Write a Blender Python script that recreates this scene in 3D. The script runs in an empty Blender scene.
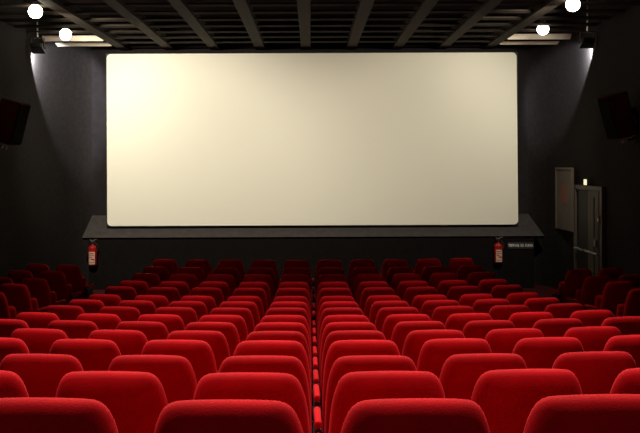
import bpy, bmesh, math, random
from mathutils import Vector, Matrix
random.seed(7)
S = bpy.context.scene
C = bpy.data.collections.new('cinema'); S.collection.children.link(C)
PI = math.pi
F = 901.0                      # focal length in pixels (640 px wide frame)
VX, VY = 311.0, 165.0          # vanishing point of the room's long axis in the photograph
EYE = 2.56                     # eye height above the flat floor in front of the screen
ZC = EYE + 2.45                # underside of the ceiling beams

# ------------------------------------------------------------------ materials
def mat(name, col, rough=0.6, spec=0.3, metal=0.0, noise=0.0, nscale=20.0, bump=0.0, bscale=200.0,
        sheen=0.0, sheen_col=None, sheen_rough=0.4, emit=None, estr=0.0):
    m = bpy.data.materials.new(name); m.use_nodes = True
    nt = m.node_tree; b = nt.nodes['Principled BSDF']
    b.inputs['Base Color'].default_value = (*col, 1)
    b.inputs['Roughness'].default_value = rough
    b.inputs['Specular IOR Level'].default_value = spec
    b.inputs['Metallic'].default_value = metal
    tc = nt.nodes.new('ShaderNodeTexCoord')
    if noise:
        n = nt.nodes.new('ShaderNodeTexNoise'); n.inputs['Scale'].default_value = nscale
        n.inputs['Detail'].default_value = 4
        nt.links.new(tc.outputs['Object'], n.inputs['Vector'])
        r = nt.nodes.new('ShaderNodeValToRGB')
        r.color_ramp.elements[0].position = 0.3; r.color_ramp.elements[1].position = 0.7
        r.color_ramp.elements[0].color = (*[c*(1-noise) for c in col], 1)
        r.color_ramp.elements[1].color = (*[min(1, c*(1+noise)) for c in col], 1)
        nt.links.new(n.outputs['Fac'], r.inputs['Fac'])
        nt.links.new(r.outputs['Color'], b.inputs['Base Color'])
    if bump:
        n2 = nt.nodes.new('ShaderNodeTexNoise'); n2.inputs['Scale'].default_value = bscale
        nt.links.new(tc.outputs['Object'], n2.inputs['Vector'])
        bp = nt.nodes.new('ShaderNodeBump'); bp.inputs['Strength'].default_value = bump
        bp.inputs['Distance'].default_value = 0.004
        nt.links.new(n2.outputs['Fac'], bp.inputs['Height'])
        nt.links.new(bp.outputs['Normal'], b.inputs['Normal'])
    if sheen:
        b.inputs['Sheen Weight'].default_value = sheen
        b.inputs['Sheen Roughness'].default_value = sheen_rough
        b.inputs['Sheen Tint'].default_value = (*(sheen_col or (1, 1, 1)), 1)
    if emit:
        b.inputs['Emission Color'].default_value = (*emit, 1)
        b.inputs['Emission Strength'].default_value = estr
    return m

VELVET = mat('red_velvet', (0.49, 0.0022, 0.0075), rough=0.85, spec=0.08, noise=0.10, nscale=9, bump=0.25, bscale=160,
             sheen=0.25, sheen_col=(1.0, 0.08, 0.10), sheen_rough=0.35)
SEATBASE = mat('black_seat_metal', (0.03, 0.02, 0.02), rough=0.5, spec=0.4)
CARPET = mat('dark_red_carpet', (0.055, 0.010, 0.012), rough=0.95, spec=0.05, noise=0.35, nscale=60)
WALLM = mat('black_wall_fabric', (0.017, 0.0146, 0.0140), rough=0.9, spec=0.08, noise=0.2, nscale=14)
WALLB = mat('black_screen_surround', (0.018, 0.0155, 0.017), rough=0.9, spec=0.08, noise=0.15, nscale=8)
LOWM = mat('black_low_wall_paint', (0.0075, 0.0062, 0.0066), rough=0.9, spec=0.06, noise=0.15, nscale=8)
APRON = mat('dark_grey_apron_cloth', (0.054, 0.049, 0.049), rough=0.9, spec=0.08, noise=0.15, nscale=8)
VOID = mat('black_ceiling_paint', (0.012, 0.007, 0.009), rough=0.9, spec=0.05)
BEAM = mat('brown_grey_ceiling_board', (0.030, 0.021, 0.0145), rough=0.8, spec=0.15, noise=0.2, nscale=12)
SLAT = mat('grey_ceiling_slat', (0.018, 0.014, 0.0105), rough=0.75, spec=0.15, noise=0.12, nscale=10)
PANEL = mat('pale_ceiling_panel', (0.75, 0.69, 0.58), rough=0.8, spec=0.1, noise=0.1, nscale=6)
SCREEN = mat('cream_screen_cloth', (0.86, 0.85, 0.755), rough=0.95, spec=0.05)
BLACK = mat('black_plastic', (0.014, 0.013, 0.013), rough=0.45, spec=0.4)
GRILLE = mat('dark_red_speaker_cloth', (0.055, 0.010, 0.010), rough=0.95, spec=0.04, bump=0.4, bscale=300)
MESHM = mat('black_speaker_mesh', (0.008, 0.007, 0.007), rough=0.95, spec=0.03)
CABM = mat('dark_brown_speaker_cabinet', (0.045, 0.022, 0.018), rough=0.6, spec=0.2)
STEEL = mat('brushed_steel', (0.55, 0.53, 0.50), rough=0.35, spec=0.5, metal=0.8)
EXTRED = mat('glossy_red_enamel', (0.30, 0.008, 0.008), rough=0.22, spec=0.5)
PAPER = mat('cream_label_paper', (0.55, 0.40, 0.32), rough=0.7, spec=0.2)
SIGNM = mat('black_sign_plate', (0.03, 0.03, 0.03), rough=0.5, spec=0.3)
LETTER = mat('pale_sign_letters', (0.9, 0.87, 0.82), rough=0.6, spec=0.2)
DOORM = mat('dark_grey_door_paint', (0.085, 0.075, 0.060), rough=0.55, spec=0.3, noise=0.1, nscale=5)
DOORD = mat('black_door_paint', (0.015, 0.014, 0.013), rough=0.55, spec=0.3)
FRAMEM = mat('grey_door_frame_paint', (0.115, 0.098, 0.08), rough=0.5, spec=0.3)
BOARDM = mat('grey_olive_board', (0.115, 0.098, 0.078), rough=0.7, spec=0.2, noise=0.12, nscale=3)
NOTICE = mat('faded_red_notice', (0.22, 0.075, 0.055), rough=0.7, spec=0.1)
BULB = mat('lit_bulb', (1, 0.95, 0.85), emit=(1.0, 0.90, 0.68), estr=34.0)
BULB2 = mat('lit_bulb_dimmer', (1, 0.95, 0.85), emit=(1.0, 0.90, 0.74), estr=13.0)
LENS = mat('lit_cold_lens', (0.9, 0.9, 1.0), emit=(0.85, 0.88, 1.0), estr=4.0)
EXITL = mat('lit_exit_panel', (0.9, 0.9, 0.6), emit=(1.0, 0.95, 0.55), estr=0.85)

# ------------------------------------------------------------------ mesh helpers
def obj(name, bm, m, parent=None, smooth=False, loc=None):
    me = bpy.data.meshes.new(name)
    bmesh.ops.recalc_face_normals(bm, faces=bm.faces)
    bm.to_mesh(me); bm.free()
    if smooth:
        for p in me.polygons: p.use_smooth = True
    me.materials.append(m)
    o = bpy.data.objects.new(name, me); C.objects.link(o)
    if loc: o.location = loc
    if parent: o.parent = parent
    return o
def tag(o, label=None, cat=None, group=None, kind=None):
    if label: o['label'] = label
    if cat: o['category'] = cat
    if group: o['group'] = group
    if kind: o['kind'] = kind
    return o
def empty(name, loc, rz=0, rot=None):
    o = bpy.data.objects.new(name, None); C.objects.link(o)
    o.empty_display_size = 0.1
    o.location = loc; o.rotation_euler = rot if rot else (0, 0, rz)
    return o
def add_box(bm, x0, x1, y0, y1, z0, z1, bev=0.0, M=None):
    v = [bm.verts.new((x, y, z)) for x in (x0, x1) for y in (y0, y1) for z in (z0, z1)]
    fs = [(0,1,3,2), (4,6,7,5), (0,4,5,1), (2,3,7,6), (0,2,6,4), (1,5,7,3)]
    faces = [bm.faces.new([v[i] for i in f]) for f in fs]
    if bev:
        es = list({e for f in faces for e in f.edges})
        r = bmesh.ops.bevel(bm, geom=es, offset=bev, segments=3, profile=0.5, affect='EDGES')
        if M:
            vs = {w for f in r['faces'] for w in f.verts} | {w for w in v if w.is_valid}
            for w in vs: w.co = M @ w.co
    elif M:
        for w in v: w.co = M @ w.co
    return bm
def box(x0, x1, y0, y1, z0, z1, bev=0.0):
    return add_box(bmesh.new(), x0, x1, y0, y1, z0, z1, bev)
def add_tube(bm, p0, p1, r0, r1=None, n=12):
    p0, p1 = Vector(p0), Vector(p1); r1 = r0 if r1 is None else r1
    d = (p1-p0).normalized(); a = d.orthogonal().normalized(); b = d.cross(a)
    A = [bm.verts.new(p0+(a*math.cos(t)+b*math.sin(t))*r0) for t in [2*PI*i/n for i in range(n)]]
    B = [bm.verts.new(p1+(a*math.cos(t)+b*math.sin(t))*r1) for t in [2*PI*i/n for i in range(n)]]
    for i in range(n): bm.faces.new((A[i], A[(i+1)%n], B[(i+1)%n], B[i]))
    bm.faces.new(A[::-1]); bm.faces.new(B)
    return bm
def add_lathe(bm, prof, n=20):
    rings = []
    for r, z in prof:
        rings.append([bm.verts.new((r*math.cos(2*PI*i/n), r*math.sin(2*PI*i/n), z)) for i in range(n)])
    for A, B in zip(rings, rings[1:]):
        for i in range(n): bm.faces.new((A[i], A[(i+1)%n], B[(i+1)%n], B[i]))
    bm.faces.new(rings[0][::-1]); bm.faces.new(rings[-1])
    return bm

# ------------------------------------------------------------------ seat rows: distances and rake
P = 0.9; D1 = 2.67; NR = 15
HT = [.694,.820,.946,1.043,1.154,1.251,1.343,1.420,1.494,1.565,1.590,1.629,1.633,1.633,1.607]   # drop of each row's seat tops below the eye
SEAT_H = 0.95
ROWD = [D1+P*i for i in range(NR)]
ROWZ = [EYE-h-SEAT_H for h in HT]
R = 16.0; XC = 0.03                      # the rows are arcs of this radius about the screen
def sag(x): return R - math.sqrt(R*R-(x-XC)**2)

# ------------------------------------------------------------------ the room
XL, XR = -5.30, 5.15
YF, YB = 19.30, -3.2
def wall_curve(side, n=18):
    xs = XL if side == 'l' else XR
    sx = -1 if side == 'l' else 1
    w = 0.70 if side == 'l' else 0.57
    cx = xs - sx*w
    return [(cx+sx*w*math.cos(t), 17.2+2.1*math.sin(t)) for t in [PI/2*i/n for i in range(n+1)]]
def wall_mesh(side):
    xs = XL if side == 'l' else XR
    pts = [(xs, YB)] + wall_curve(side)
    bm = bmesh.new()
    o = -0.12 if side == 'l' else 0.12
    ring = []
    for i, (x, y) in enumerate(pts):
        # outer skin offset outward so that the wall has thickness
        t = 0 if i == 0 else PI/2*(i-1)/18
        ox, oy = x+o*math.cos(t), y+0.12*math.sin(t)
        ring.append([bm.verts.new(c) for c in ((x,y,-.2),(x,y,ZC+.75),(ox,oy,ZC+.75),(ox,oy,-.2))])
    for A, B in zip(ring, ring[1:]):
        for k in range(4): bm.faces.new((A[k], A[(k+1)%4], B[(k+1)%4], B[k]))
    bm.faces.new(ring[0]); bm.faces.new(ring[-1][::-1])
    return bm
w = obj('wall_left', wall_mesh('l'), WALLM, smooth=False); tag(w, kind='structure')
w = obj('wall_right', wall_mesh('r'), WALLM); tag(w, kind='structure')
for o in (bpy.data.objects['wall_left'], bpy.data.objects['wall_right']):
    for p in o.data.polygons: p.use_smooth = abs(p.normal.z) < .1 and p.center.y > 16 and p.area < 2
    o.data.set_sharp_from_angle(angle=math.radians(30))
tag(obj('wall_front', box(XL-.2, XR+.2, YF, YF+.15, -.2, ZC+.75), WALLM), kind='structure')
tag(obj('wall_back', box(XL-.12, XR+.12, YB-.15, YB, -.2, ZC+.75), WALLM), kind='structure')
tag(obj('ceiling', box(XL-.2, XR+.2, YB-.2, YF+.2, ZC+.60, ZC+.72), VOID), kind='structure')

# terraced floor in arcs
bm = bmesh.new()
NX = 40
xs = [XL-.05+(XR-XL+.1)*i/NX for i in range(NX+1)]
prof = [(YB-1.5, ROWZ[0]), (D1-.30, ROWZ[0])]
for i in range(NR):
    z = ROWZ[i]; end = ROWD[i]+.56
    prof.append((ROWD[i]-.34, z)); prof.append((end, z))
prof.append((YF+.6, ROWZ[-1]))
rows = []
for k, (d, z) in enumerate(prof):
    rows.append([bm.verts.new((x, max(YB-.1, min(YF+.05, d+sag(x))) if 0 < k < len(prof)-1 else (YB-.1 if k == 0 else YF+.05), z)) for x in xs])
for A, B in zip(rows, rows[1:]):
    for i in range(NX): bm.faces.new((A[i], A[i+1], B[i+1], B[i]))
tag(obj('floor', bm, CARPET), kind='structure')

# ceiling grid: long beams and the cross slats between them
for k in range(-4, 5):
    x = -0.1+.96*k
    tag(obj('ceiling_beam', box(x-.10, x+.10, YB, YF-.02, ZC, ZC+.16), BEAM), kind='structure')
for i in range(10):
    d = 12.6+.70*i
    M = Matrix.Translation((0, d, ZC+.045)) @ Matrix.Rotation(math.radians(-12), 4, 'X')
    bm = bmesh.new()
    xk = [XL+.02] + [-0.1+.96*k for k in range(-4, 5)] + [XR-.02]
    for a, b in zip(xk, xk[1:]):
        a2 = a+.11 if a > XL+.1 else a; b2 = b-.11 if b < XR-.1 else b
        if d > 17.2 and (a < XL+.1 or b > XR-.1): continue      # the corner bays hold the pale panels
        if b2-a2 > .05: add_box(bm, a2, b2, -.05, .05, -.012, .012, M=M)
    tag(obj('ceiling_slat', bm, SLAT), kind='structure')

for a, b in ((XL+.03, -0.1-.96*4-.11), (-0.1+.96*4+.11, XR-.03)):
    for y0, z0, y1, z1 in ((17.60, 2.521, 17.70, 2.436), (18.33, 2.478, 18.43, 2.432)):
        M = Matrix.Translation(((a+b)/2, (y0+y1)/2, EYE+.02+(z0+z1)/2)) @ Matrix.Rotation(math.atan2(z1-z0, y1-y0), 4, 'X')
        hl = math.hypot(y1-y0, z1-z0)/2
        bm = add_box(bmesh.new(), -(b-a)/2+.02, (b-a)/2-.02, -hl, hl, -.008, .008, M=M)
        tag(obj('ceiling_panel', bm, PANEL), kind='structure')

# screen surround (flat black panel) and the sloped grey apron under the screen
tag(obj('trim_1', box(-4.66, 4.62, 19.19, 19.29, EYE-1.06, ZC+.1), WALLB), kind='structure')
bm = bmesh.new()
top, bot = (19.20, EYE-1.05), (18.55, EYE-1.48)
v = [bm.verts.new(c) for c in ((-4.66,top[0],top[1]), (4.62,top[0],top[1]), (4.80,bot[0],bot[1]), (-4.72,bot[0],bot[1]),
                               (-4.66,19.29,top[1]), (4.62,19.29,top[1]), (4.80,18.62,bot[1]-.05), (-4.72,18.62,bot[1]-.05))]
for f in ((0,1,2,3), (4,5,1,0), (4,7,6,5), (3,2,6,7), (0,3,7,4), (1,5,6,2)): bm.faces.new([v[i] for i in f])
tag(obj('trim_2', bm, APRON), kind='structure')
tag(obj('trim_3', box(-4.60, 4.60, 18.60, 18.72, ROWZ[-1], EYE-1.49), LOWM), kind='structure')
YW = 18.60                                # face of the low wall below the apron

# ------------------------------------------------------------------ the screen
def rounded_rect(x0, x1, z0, z1, r, n=6):
    pts = []
    for cx, cz, a in ((x1-r, z1-r, 0), (x0+r, z1-r, PI/2), (x0+r, z0+r, PI), (x1-r, z0+r, 1.5*PI)):
        for i in range(n+1):
            t = a+PI/2*i/n; pts.append((cx+r*math.cos(t), cz+r*math.sin(t)))
    return pts
YS = 18.72
px = lambda x, d: (x-VX)*d/F
pz = lambda y, d: EYE-(y-VY)*d/F
scr = empty('cinema_screen', (0, YS, pz(225.3, YS)))
zb = pz(225.3, YS); zt = pz(53.2, YS)-zb
bm = bmesh.new()
pts = rounded_rect(px(107, YS), px(517, YS), 0, zt, .09)
fr = [bm.verts.new((x+(.02*(1-z/zt) if x > 0 else 0), 0, z)) for x, z in pts]
bk = [bm.verts.new((x+(.02*(1-z/zt) if x > 0 else 0), .05, z)) for x, z in pts]
bm.faces.new(fr); bm.faces.new(bk[::-1])
for i in range(len(fr)): bm.faces.new((fr[i], bk[i], bk[(i+1)%len(fr)], fr[(i+1)%len(fr)]))
obj('screen_cloth', bm, SCREEN, scr)
bm = bmesh.new()
add_box(bm, px(105.5, YS), px(518.8, YS), .052, .12, -.035, zt+.02, bev=.01)
obj('screen_frame', bm, BLACK, scr)
for x in (-3, -1, 1, 3): obj('wall_bracket', box(x-.04, x+.04, .122, .468, .3, zt-.3), BLACK, scr)
tag(scr, 'huge blank cream cinema screen with black edge on the front wall', 'screen')

# ------------------------------------------------------------------ seats
def half_width(u):
    """half width of the backrest at height u (0 at its bottom, 1 at its top)"""
    return .243
def back_outline(n=9):
    # lower corners, flaring sides, rounded shoulders, slightly crowned top (x, z)
    L = [(.0, .33), (.20, .33), (.237, .345), (.250, .39), (.250, .52), (.249, .62), (.246, .70), (.241, .76), (.235, .81), (.227, .850),
         (.218, .880), (.207, .906), (.194, .925), (.178, .938), (.158, .9455), (.12, .9485), (.06, .950), (.0, .9505)]
    pts = [(x, z) for x, z in L] + [(-x, z) for x, z in reversed(L[1:-1])]
    return pts
LEAN = math.radians(10)
def inset(pts, d):
    n = len(pts); out = []
    for i in range(n):
        a, b, c = Vector(pts[i-1]), Vector(pts[i]), Vector(pts[(i+1)%n])
        t = (c-a).normalized(); nrm = Vector((-t.y, t.x))      # outline runs anticlockwise: inward is left
        q = b+nrm*d; out.append((q.x, q.y))
    return out
def backrest_bm():
    bm = bmesh.new(); pts = back_outline(); th = .10; r = .05
    loops = []
    spec = []
    rear = [(0.0, 0.0), (.003, -.018), (.010, -.034), (.021, -.047), (.036, -.058), (.056, -.067), (.082, -.074), (.115, -.079), (.15, -.081)]
    front = [(.004, .016), (.012, .029), (.024, .039), (.040, .046), (.062, .052), (.095, .058), (.14, .062)]
    spec = rear[::-1]+front
    for ins, y in spec:
        lp = []
        for x, z in pts:
            x2 = .98*x*(1-ins/.25); z2 = .62+(z-.62)*(1-ins/.33)
            yy = y+math.tan(LEAN)*(.95-z2)+.005
            lp.append(bm.verts.new((x2, yy, z2)))
        loops.append(lp)
    n = len(pts)
    for A, B in zip(loops, loops[1:]):
        for i in range(n): bm.faces.new((A[i], A[(i+1)%n], B[(i+1)%n], B[i]))
    for lp in (loops[0], loops[-1]):                            # close the faces strip by strip
        m = n//2
        for i in range(0, m):
            a, b = lp[i], lp[i+1]
            c, d = lp[(n-i-1)%n], lp[(n-i)%n]
            vs = []
            for w_ in (a, b, c, d):
                if w_ not in vs: vs.append(w_)
            if len(vs) > 2: bm.faces.new(vs)
    return bm
def cushion_bm():
    # tipped-up seat pad standing in front of the backrest
    bm = bmesh.new()
    M = Matrix.Translation((0, .26, .53)) @ Matrix.Rotation(math.radians(14), 4, 'X')
    add_box(bm, -.215, .215, -.045, .055, -.20, .20, bev=.04, M=M)
    return bm
def armrest_bm(x):
    return box(x-.019, x+.019, .10, .40, .55, .595, bev=.016)
def support_bm(x):
    bm = box(x-.016, x+.016, .12, .34, .0, .549, bev=.006)
    add_box(bm, x-.022, x+.022, .08, .42, .0, .03, bev=.006)
    return bm
def hinge_bm():
    bm = bmesh.new(); add_tube(bm, (-.25, .25, .38), (.25, .25, .38), .018)
    return bm
HW = .275
def make_seat():
    root = empty('cinema_chair', (0, 0, 0))
    obj('backrest', backrest_bm(), VELVET, root, smooth=True)
    obj('seat_pad', cushion_bm(), VELVET, root, smooth=True)
    obj('armrest', armrest_bm(-HW), VELVET, root, smooth=True)
    obj('support_panel', support_bm(-HW), SEATBASE, root)
    obj('seat_hinge', hinge_bm(), SEATBASE, root)
    return root
def copy_tree(o, parent=None):
    c = o.copy(); C.objects.link(c)
    if parent: c.parent = parent
    for ch in [x for x in children.get(o.name, [])]: copy_tree(ch, c)
    return c
seat0 = make_seat()
end_arm = armrest_bm(HW); end_sup = support_bm(HW)
ea = obj('armrest', end_arm, VELVET, None, smooth=True); es = obj('support_panel', end_sup, SEATBASE)
children = {seat0.name: list(seat0.children)}
state = {'first': True}
def place_seat(x, y, z, rz, tilt, end, label, group):
    if state['first']:
        root = seat0; state['first'] = False
    else:
        root = copy_tree(seat0)
    root.location = (x, y, z); root.rotation_euler = (0, 0, rz)
    root['label'] = label; root['category'] = 'chair'; root['group'] = group
    for c in root.children:
        if c.name.startswith('backrest'):                       # each back springs to its own angle
            c.rotation_euler = (tilt, 0, 0)
            c.location = (0, 0, 0)
    if end:
        if not ea.parent:
            ea.parent = root; es.parent = root
        else:
            for q in (ea, es):
                c = q.copy(); C.objects.link(c); c.parent = root
ORD = ['first','second','third','fourth','fifth','sixth','seventh','eighth','ninth','tenth','eleventh','twelfth','thirteenth','fourteenth','fifteenth']
def row_words(i):
    if i == 0: return 'in the row nearest the camera'
    if i == NR-1: return 'in the front row nearest the screen'
    if i < 8: return f'in the {ORD[i]} row from the camera'
    return f'in the {ORD[NR-1-i]} row from the screen'
# columns seen in the frame for the nearest rows: (from, to) counted away from the central gap, left negative
VIS = {0: (-2, 2), 1: (-3, 3), 2: (-3, 3), 3: (-4, 4), 4: (-4, 4)}
TILT = {(0,-1): .010, (0,2): -.020, (0,1): .004, (1,-1): .012, (1,1): -.006, (1,2): -.014, (2,2): -.012, (2,3): -.010,
        (3,-1): .012, (4,-1): .006, (5,2): -.012, (6,2): -.006, (7,-3): -.012, (7,3): -.016, (8,3): -.004}
COL = ['next to the central gap', 'second from the central gap', 'third from the central gap', 'fourth from the central gap', 'fifth from the central gap']
for i in range(NR):
    lo, hi = VIS.get(i, (-5, 5))
    for c in list(range(lo, 0))+list(range(1, hi+1)):
        s = (abs(c)-.5)*.5575*(1 if c > 0 else -1); s *= 1+.0028*s*s
        a = math.asin(s/R)
        x = XC+s; y = ROWD[i]+sag(x)
        tilt = TILT.get((i, c), random.uniform(-.007, .007))
        side = 'left' if c < 0 else 'right'
        lab = f'red velvet chair {ORD[abs(c)-1]} {side} of the central gap, {row_words(i)}'
        place_seat(x, y, ROWZ[i], a, tilt, c == hi, lab, 'red cinema chairs in the centre block')
for side, bx, first, cols in (('left', -3.76, 13, {0: 5, 1: 4}), ('right', 3.90, 12, {0: 4, 1: 3})):
    sx = -1 if side == 'left' else 1
    for col, nrow in cols.items():
        for k in range(nrow):
            i = first-k
            s = bx-XC+sx*(.275+.55*col)
            a = math.asin(s/R); x = XC+s; y = ROWD[i]+sag(x)
            nm = 'frontmost' if k == 0 else ORD[k]+' from the front'
            cn = 'beside the side aisle' if col == 0 else 'nearer the wall'
            place_seat(x, y, ROWZ[i], a, random.uniform(-.006, .006), col == (0 if side == 'left' else max(cc for cc, nn in cols.items() if nn > k)),
                       f'dim red chair in the {side} side block, {cn}, {nm}', f'dim red chairs in the {side} side block')

# ------------------------------------------------------------------ lamps under the ceiling
def ceiling_lamp(x, y, z, bulb, label):
    t = empty('ceiling_lamp', (x, y, z))
    bm = bmesh.new()
    prof = [(.001+.105*math.sin(PI*i/16), -.105*math.cos(PI*i/16)) for i in range(17)]
    obj('bulb', add_lathe(bm, prof, 24), bulb, t, smooth=True)
    bm = bmesh.new(); add_lathe(bm, [(.035, .095), (.055, .10), (.055, .15), (.03, .17)], 16); obj('lamp_socket', bm, BLACK, t)
    bm = bmesh.new(); add_tube(bm, (0, 0, .17), (0, 0, ZC+.60-z), .012); obj('stem', bm, BLACK, t)
    tag(t, label, 'lamp', 'lit globe lamps under the ceiling')
    return t
LAMPS = [(66, 33.5, 16.6, 'bright globe lamp hanging at the left, nearer the screen corner'),
         (36, 10.5, 13.9, 'bright globe lamp hanging at the left, farther from the screen'),
         (543.5, 30, 16.3, 'bright globe lamp hanging at the right, nearer the screen corner'),
         (573.5, 5.5, 13.5, 'bright globe lamp hanging at the right, farther from the screen')]
LP = []
for u, v_, d, lab in LAMPS:
    p = (px(u, d), d, pz(v_, d)); LP.append(Vector(p)); ceiling_lamp(*p, BULB if u < VX else BULB2, lab)

def spot(name, loc, target, energy, col, size, blend, rad):
    l = bpy.data.lights.new(name, 'SPOT'); l.energy = energy; l.color = col
    l.spot_size = math.radians(size); l.spot_blend = blend; l.shadow_soft_size = rad
    o = bpy.data.objects.new(name, l); C.objects.link(o); o.location = loc
    o.rotation_euler = (Vector(target)-Vector(loc)).to_track_quat('-Z', 'Y').to_euler()
    return o
def point(name, loc, energy, col, rad):
    l = bpy.data.lights.new(name, 'POINT'); l.energy = energy; l.color = col; l.shadow_soft_size = rad
    o = bpy.data.objects.new(name, l); C.objects.link(o); o.location = loc
    return o

# small black spotlights clamped high on the side walls, washing the curved corners
def wall_spot(x, y, z, sx, aim, label):
    t = empty('spotlight', (x, y, z))
    q = Vector(aim).normalized().to_track_quat('-Z', 'Y').to_matrix().to_4x4()
    bm = box(-.11, .11, -.05, .05, -.07, .06, bev=.012)
    add_box(bm, -.085, .085, -.04, .04, .061, .08, bev=.008)
    add_box(bm, -.118, .118, .051, .056, -.15, -.04); add_box(bm, -.118, .118, -.056, -.051, -.15, -.04)
    for w_ in bm.verts: w_.co = q @ w_.co
    obj('lamp_housing', bm, BLACK, t, smooth=False)
    bm = bmesh.new(); add_box(bm, -.095, .095, -.042, .042, -.08, -.071)
    for w_ in bm.verts: w_.co = q @ w_.co
    obj('lens', bm, LENS, t)
    bm = bmesh.new()
    for dx in (-.125, .125):
        add_box(bm, dx-.008, dx+.008, -.015, .015, -.01, .17)
    add_box(bm, -.128, .128, -.015, .015, .165, .18)
    add_box(bm, -.128, -.09, -.012, .012, -.008, .008); add_box(bm, .09, .128, -.012, .012, -.008, .008)
    obj('yoke', bm, BLACK, t)
    bm = bmesh.new(); add_tube(bm, (0, 0, .18), (0, 0, ZC+.60-z), .014); obj('hanger', bm, STEEL, t)
    tag(t, label, 'spotlight')
dl = 16.8
SPL = Vector((px(37.8, dl), dl, pz(46, dl))); SPR = Vector((px(588, 16.2), 16.2, pz(42.5, 16.2)))
wall_spot(*SPL, -1, (-.05, .9, -.40), 'small black spotlight on a yoke lighting the left curved wall')
wall_spot(*SPR, 1, (.05, .9, -.40), 'small black spotlight on a yoke lighting the right curved wall')

# ------------------------------------------------------------------ loudspeakers on the side walls
def speaker(x, y, z, rz, rx, ry, sx, label):
    t = empty('wall_speaker', (x, y, z), rot=(rx, ry, rz))
    obj('cabinet', box(-.21, .21, -.17, .14, -.35, .35, bev=.015), GRILLE, t)
    obj('grille', box(-.19, .19, .142, .165, -.33, .33, bev=.01), MESHM, t)
    bm = bmesh.new(); add_box(bm, -.05, .05, -.30, -.171, -.06, .06, bev=.01)
    add_tube(bm, (0, -.22, -.06), (0, -.22, -.42), .018); add_tube(bm, (0, -.22, -.42), (0, -.05, -.42), .015)
    obj('bracket', bm, BLACK, t)
    bm = bmesh.new(); add_lathe(bm, [(.018, -.445), (.026, -.44), (.026, -.405), (.018, -.40)], 12); obj('bracket_knob', bm, STEEL, t)
    tag(t, label, 'speaker', 'loudspeakers on the side walls')
d = 14.6
speaker(px(12, d), d, pz(121, d), math.radians(-97), math.radians(-15), 0, -1, 'dark red boxy loudspeaker tilted on the left wall')
d = 14.3
speaker(px(617, d), d, pz(117, d), math.radians(97), math.radians(-15), 0, 1, 'black boxy loudspeaker tilted on the right wall')

# ------------------------------------------------------------------ fire extinguishers on the low wall under the screen
def extinguisher(u, vtop, vbot, label):
    d = YW-.09
    zb_, zt_ = pz(vbot, d), pz(vtop, d); h = zt_-zb_; r = .088
    t = empty('fire_extinguisher', (px(u, d), d, zb_))
    bm = bmesh.new()
    prof = [(.02, 0), (r*.9, .004), (r, .02), (r, h*.74)]+[(r*math.cos(a)+.001, h*.74+r*.8*math.sin(a)) for a in (.3, .6, .9, 1.2)]+[(.028, h*.74+r*.82), (.026, h*.74+r*.95)]
    obj('cylinder', add_lathe(bm, prof, 28), EXTRED, t, smooth=True)
    # wrap-around paper label with printed bands
    bm = bmesh.new(); n = 14
    def patch(bm, a0, a1, z0, z1, rr):
        A = [(rr*math.cos(a0+(a1-a0)*i/n), rr*math.sin(a0+(a1-a0)*i/n)) for i in range(n+1)]
        lo = [bm.verts.new((x, y, z0)) for x, y in A]; up = [bm.verts.new((x, y, z1)) for x, y in A]
        for i in range(n): bm.faces.new((lo[i], lo[i+1], up[i+1], up[i]))
    patch(bm, -PI/2-.75, -PI/2+.75, h*.06, h*.60, r+.0015)
    lb = obj('paper_label', bm, PAPER, t, smooth=True); lb['label'] = 'cream printed label'
    bm = bmesh.new()
    for z0, z1, a0, a1 in ((.50, .54, -.6, .5), (.42, .45, -.6, .6), (.33, .37, -.6, .1), (.24, .30, -.2, .6), (.12, .15, -.6, .5)):
        patch(bm, -PI/2+a0, -PI/2+a1, h*z0, h*z1, r+.003)
    obj('label_print', bm, EXTRED, lb)
    bm = bmesh.new(); z0 = h*.74+r*.9
    add_tube(bm, (0, 0, z0), (0, 0, z0+.05), .022, n=14); add_box(bm, -.03, .03, -.018, .018, z0+.045, z0+.07, bev=.005)
    obj('valve', bm, BLACK, t)
    bm = bmesh.new()
    M = Matrix.Translation((.02, 0, z0+.085)) @ Matrix.Rotation(math.radians(-22), 4, 'Y'); add_box(bm, -.02, .07, -.012, .012, -.006, .006, M=M)
    M = Matrix.Translation((-.03, 0, z0+.08)) @ Matrix.Rotation(math.radians(50), 4, 'Y'); add_box(bm, -.03, .03, -.012, .012, -.006, .006, M=M)
    obj('handle', bm, STEEL, t)
    bm = bmesh.new(); pr = None
    for i in range(11):
        a = PI*i/10
        q = Vector((.03+.075*math.sin(a)+.01, -.01, z0+.05-(h*.5)*i/10))
        if pr: add_tube(bm, pr, q, .011, n=8)
        pr = q
    obj('hose', bm, BLACK, t, smooth=True)
    obj('wall_hook', box(-.03, .03, .082, .091, h*.5, h*.78, bev=.003), BLACK, t)
    tag(t, label, 'fire extinguisher', 'fire extinguishers on the low wall')
extinguisher(92.3, 241.5, 264.5, 'red fire extinguisher under the left end of the screen')
extinguisher(498, 241, 263.5, 'red fire extinguisher beside the small lettered sign')

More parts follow.
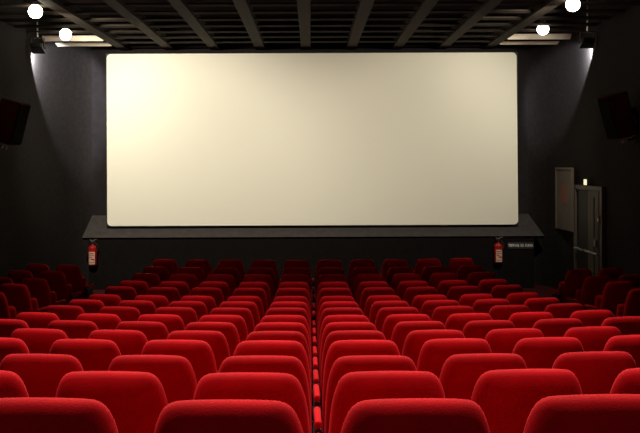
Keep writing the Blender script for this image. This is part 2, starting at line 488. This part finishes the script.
# ------------------------------------------------------------------ lettered sign beside the right extinguisher
d = YW-.02
x0, x1 = px(507.5, d), px(533.5, d); z1, z0 = pz(243.2, d), pz(249.4, d)
sg = empty('wall_sign', ((x0+x1)/2, d, z0))
obj('sign_plate', box(-(x1-x0)/2, (x1-x0)/2, 0, .018, 0, z1-z0, bev=.004), SIGNM, sg)
cu = bpy.data.curves.new('txt', 'FONT'); cu.body = 'DEFENSE DE FUMER'; cu.size = .10; cu.align_x = 'CENTER'; cu.align_y = 'CENTER'; cu.extrude = .002; cu.offset = 0.0; cu.space_character = 1.12; cu.space_word = 1.5
to = bpy.data.objects.new('txt', cu); C.objects.link(to); bpy.context.view_layer.update()
wv = to.dimensions.x
me = bpy.data.meshes.new_from_object(to.evaluated_get(bpy.context.evaluated_depsgraph_get()))
bpy.data.objects.remove(to)
k = (x1-x0-.03)/wv
me.transform(Matrix.Translation((0, -.003, (z1-z0)/2)) @ Matrix.Rotation(PI/2, 4, 'X') @ Matrix.Diagonal((k, k*1.5, 1, 1)))
me.materials.clear(); me.materials.append(LETTER); me.name = 'lettering'
lt = bpy.data.objects.new('lettering', me); C.objects.link(lt); lt.parent = sg
tag(sg, 'small dark sign with pale lettering beside the right fire extinguisher', 'sign')

# ------------------------------------------------------------------ exit door in the right wall
def ydr(u): return XR*F/(u-VX)              # distance of a point of the right wall plane seen at column u
ya, yb = ydr(605.5), ydr(577)               # near and far jamb
ztop = EYE-.40; zf = ROWZ[-1]
yc = (ya+yb)/2; hw = (yb-ya)/2
dr = empty('door_1', (XR, yc, zf)); tag(dr, kind='structure')
dz = ztop-zf
bm = bmesh.new()
add_box(bm, -.07, -.002, -hw, -hw+.10, 0, dz, bev=.006); add_box(bm, -.07, -.002, hw-.09, hw, 0, dz, bev=.006)
add_box(bm, -.07, -.002, -hw+.10, hw-.09, dz-.08, dz, bev=.006)
obj('door_frame', bm, FRAMEM, dr)
ym = -hw+.10+(2*hw-.19)*.56
bm = box(-.035, -.004, ym+.006, hw-.092, .01, dz-.085, bev=.004); obj('door_leaf', bm, DOORD, dr)['label'] = 'black door leaf nearer the screen'
bm = box(-.035, -.004, -hw+.30, ym-.006, .01, dz-.085, bev=.004)
add_box(bm, -.05, -.036, -hw+.52, ym-.08, .2, dz-.2, bev=.006)
obj('door_leaf', bm, DOORM, dr)['label'] = 'greyish door leaf'
bm = box(-.03, -.004, -hw+.102, -hw+.296, .01, dz-.085, bev=.004); obj('side_panel', bm, DOORD, dr)
zp = EYE-1.60-zf
bm = bmesh.new(); add_tube(bm, (-.11, -hw+.16, zp), (-.11, ym-.10, zp), .018); add_tube(bm, (-.11, ym+.05, zp), (-.11, hw-.16, zp), .018)
for yy in (-hw+.20, ym-.14, ym+.09, hw-.20): add_tube(bm, (-.11, yy, zp), (-.036, yy, zp), .012)
obj('push_bar', bm, STEEL, dr)
bm = box(-.07, -.037, -hw+.36, -hw+.46, zp+.11, zp+.24, bev=.008); obj('lock_box', bm, STEEL, dr)

d = 16.57
ex = empty('exit_light', (XR-.071, d, ztop+.001))
obj('light_case', box(-.03, 0, -.09, .09, .0, .13, bev=.006), BLACK, ex)
obj('lit_panel', box(-.045, -.031, -.075, .075, .012, .115, bev=.004), EXITL, ex)
tag(ex, 'small glowing yellowish exit light above the side door', 'exit light')
d = ydr(603.3)
sw = empty('wall_switch', (XR-.071, d, pz(221, d)))
obj('switch_plate', box(-.02, 0, -.05, .05, -.09, .09, bev=.006), NOTICE, sw)
obj('switch_button', box(-.035, -.021, -.022, .022, -.03, .03, bev=.004), STEEL, sw)
tag(sw, 'small switch box on the right jamb of the side door', 'switch')

# pale board standing against the curved corner wall left of the door
cv = wall_curve('r', 60)
def on_curve(u):
    return min(cv, key=lambda q: abs(VX+q[0]*F/q[1]-u))
A, B = Vector((XR-.005, ydr(573.5))), Vector(on_curve(556))
B = Vector(((556-VX)*18.45/F, 18.45)); A = Vector(((572.5-VX)*17.35/F, 17.35))
dirv = (A-B); wd = dirv.length; ang = math.atan2(dirv.y, dirv.x); mid = (A+B)/2
zt_, zb_ = pz(168.5, mid.y), pz(231, mid.y)
nb = empty('notice_board', (mid.x, mid.y, zb_), rz=ang)
hb = zt_-zb_
obj('board_panel', box(-wd/2, wd/2, 0, .03, 0, hb, bev=.006), BOARDM, nb)
bm = bmesh.new()
add_box(bm, wd/2-.04, wd/2, -.02, -.001, 0, hb, bev=.004); add_box(bm, -wd/2, -wd/2+.04, -.02, -.001, 0, hb, bev=.004)
add_box(bm, -wd/2+.041, wd/2-.041, -.02, -.001, hb-.04, hb, bev=.004)
obj('board_frame', bm, FRAMEM, nb)
obj('paper_notice', box(-.14, .12, -.012, -.001, hb*.44, hb*.72, bev=.003), NOTICE, nb)['label'] = 'faded red notice'
tag(nb, 'tall greyish board with a faded red notice left of the side door', 'notice board')

# ------------------------------------------------------------------ light
WARM = (1.0, 0.905, 0.71)
K = 1.0
# the four globes throw their light forward onto the screen
for p, tgt, e, sz in ((LP[0], (-4.3, YS, EYE+1.75), 60, 88), (LP[1], (-2.7, YS, EYE-.1), 1220, 86),
                      (LP[2], (4.2, YS, EYE+1.75), 32, 88), (LP[3], (2.3, YS, EYE-.1), 680, 84)):
    dvec = (Vector(tgt)-p).normalized()
    spot('lamp_beam', p+dvec*.16, tgt, e*K, WARM, sz, .8, .08)
# cold spots on the curved corners
spot('corner_beam', SPL+Vector((-.03, .15, -.07)), SPL+Vector((-.28, 1.10, -.40)), 620*K, (.94, .96, 1.0), 76, .35, .03)
spot('corner_beam', SPR+Vector((.03, .15, -.07)), SPR+Vector((.42, 1.10, -.36)), 470*K, (.93, .94, 1.0), 66, .35, .03)
# downlights of the auditorium, in the ceiling over the centre block
for y, e in ((12.8, 215), (10.6, 400), (8.3, 470), (6.0, 450), (3.9, 320)):
    for x in (-1.7, 1.7):
        spot('downlight', (x, y, ZC-.02), (x*1.05, y-2.6, .6), e*K, (1.0, .84, .70), 92, .7, .12)
spot('downlight', (-1.8, -1.8, ZC-.02), (-1.8, -.6, .9), 75*K, (1.0, .84, .70), 120, 1.0, .12)
spot('downlight', (2.4, -1.8, ZC-.02), (2.4, -.6, .9), 140*K, (1.0, .84, .70), 120, 1.0, .12)

wd_ = bpy.data.worlds.new('world'); S.world = wd_; wd_.use_nodes = True
wd_.node_tree.nodes['Background'].inputs['Color'].default_value = (0, 0, 0, 1)

# ------------------------------------------------------------------ camera
cam = bpy.data.cameras.new('camera'); co = bpy.data.objects.new('camera', cam); C.objects.link(co)
cam.sensor_fit = 'HORIZONTAL'; cam.sensor_width = 36; cam.lens = 36*F/640
cam.shift_x = (320-VX)/640; cam.shift_y = (VY-216.5)/640
cam.clip_start = .05
co.location = (0, 0, EYE); co.rotation_euler = (PI/2, math.radians(0.22), 0)
S.camera = co
S.view_settings.view_transform = 'Standard'; S.view_settings.look = 'None'
S.view_settings.gamma = 1; S.view_settings.use_curve_mapping = False
S.view_settings.exposure = 0.0
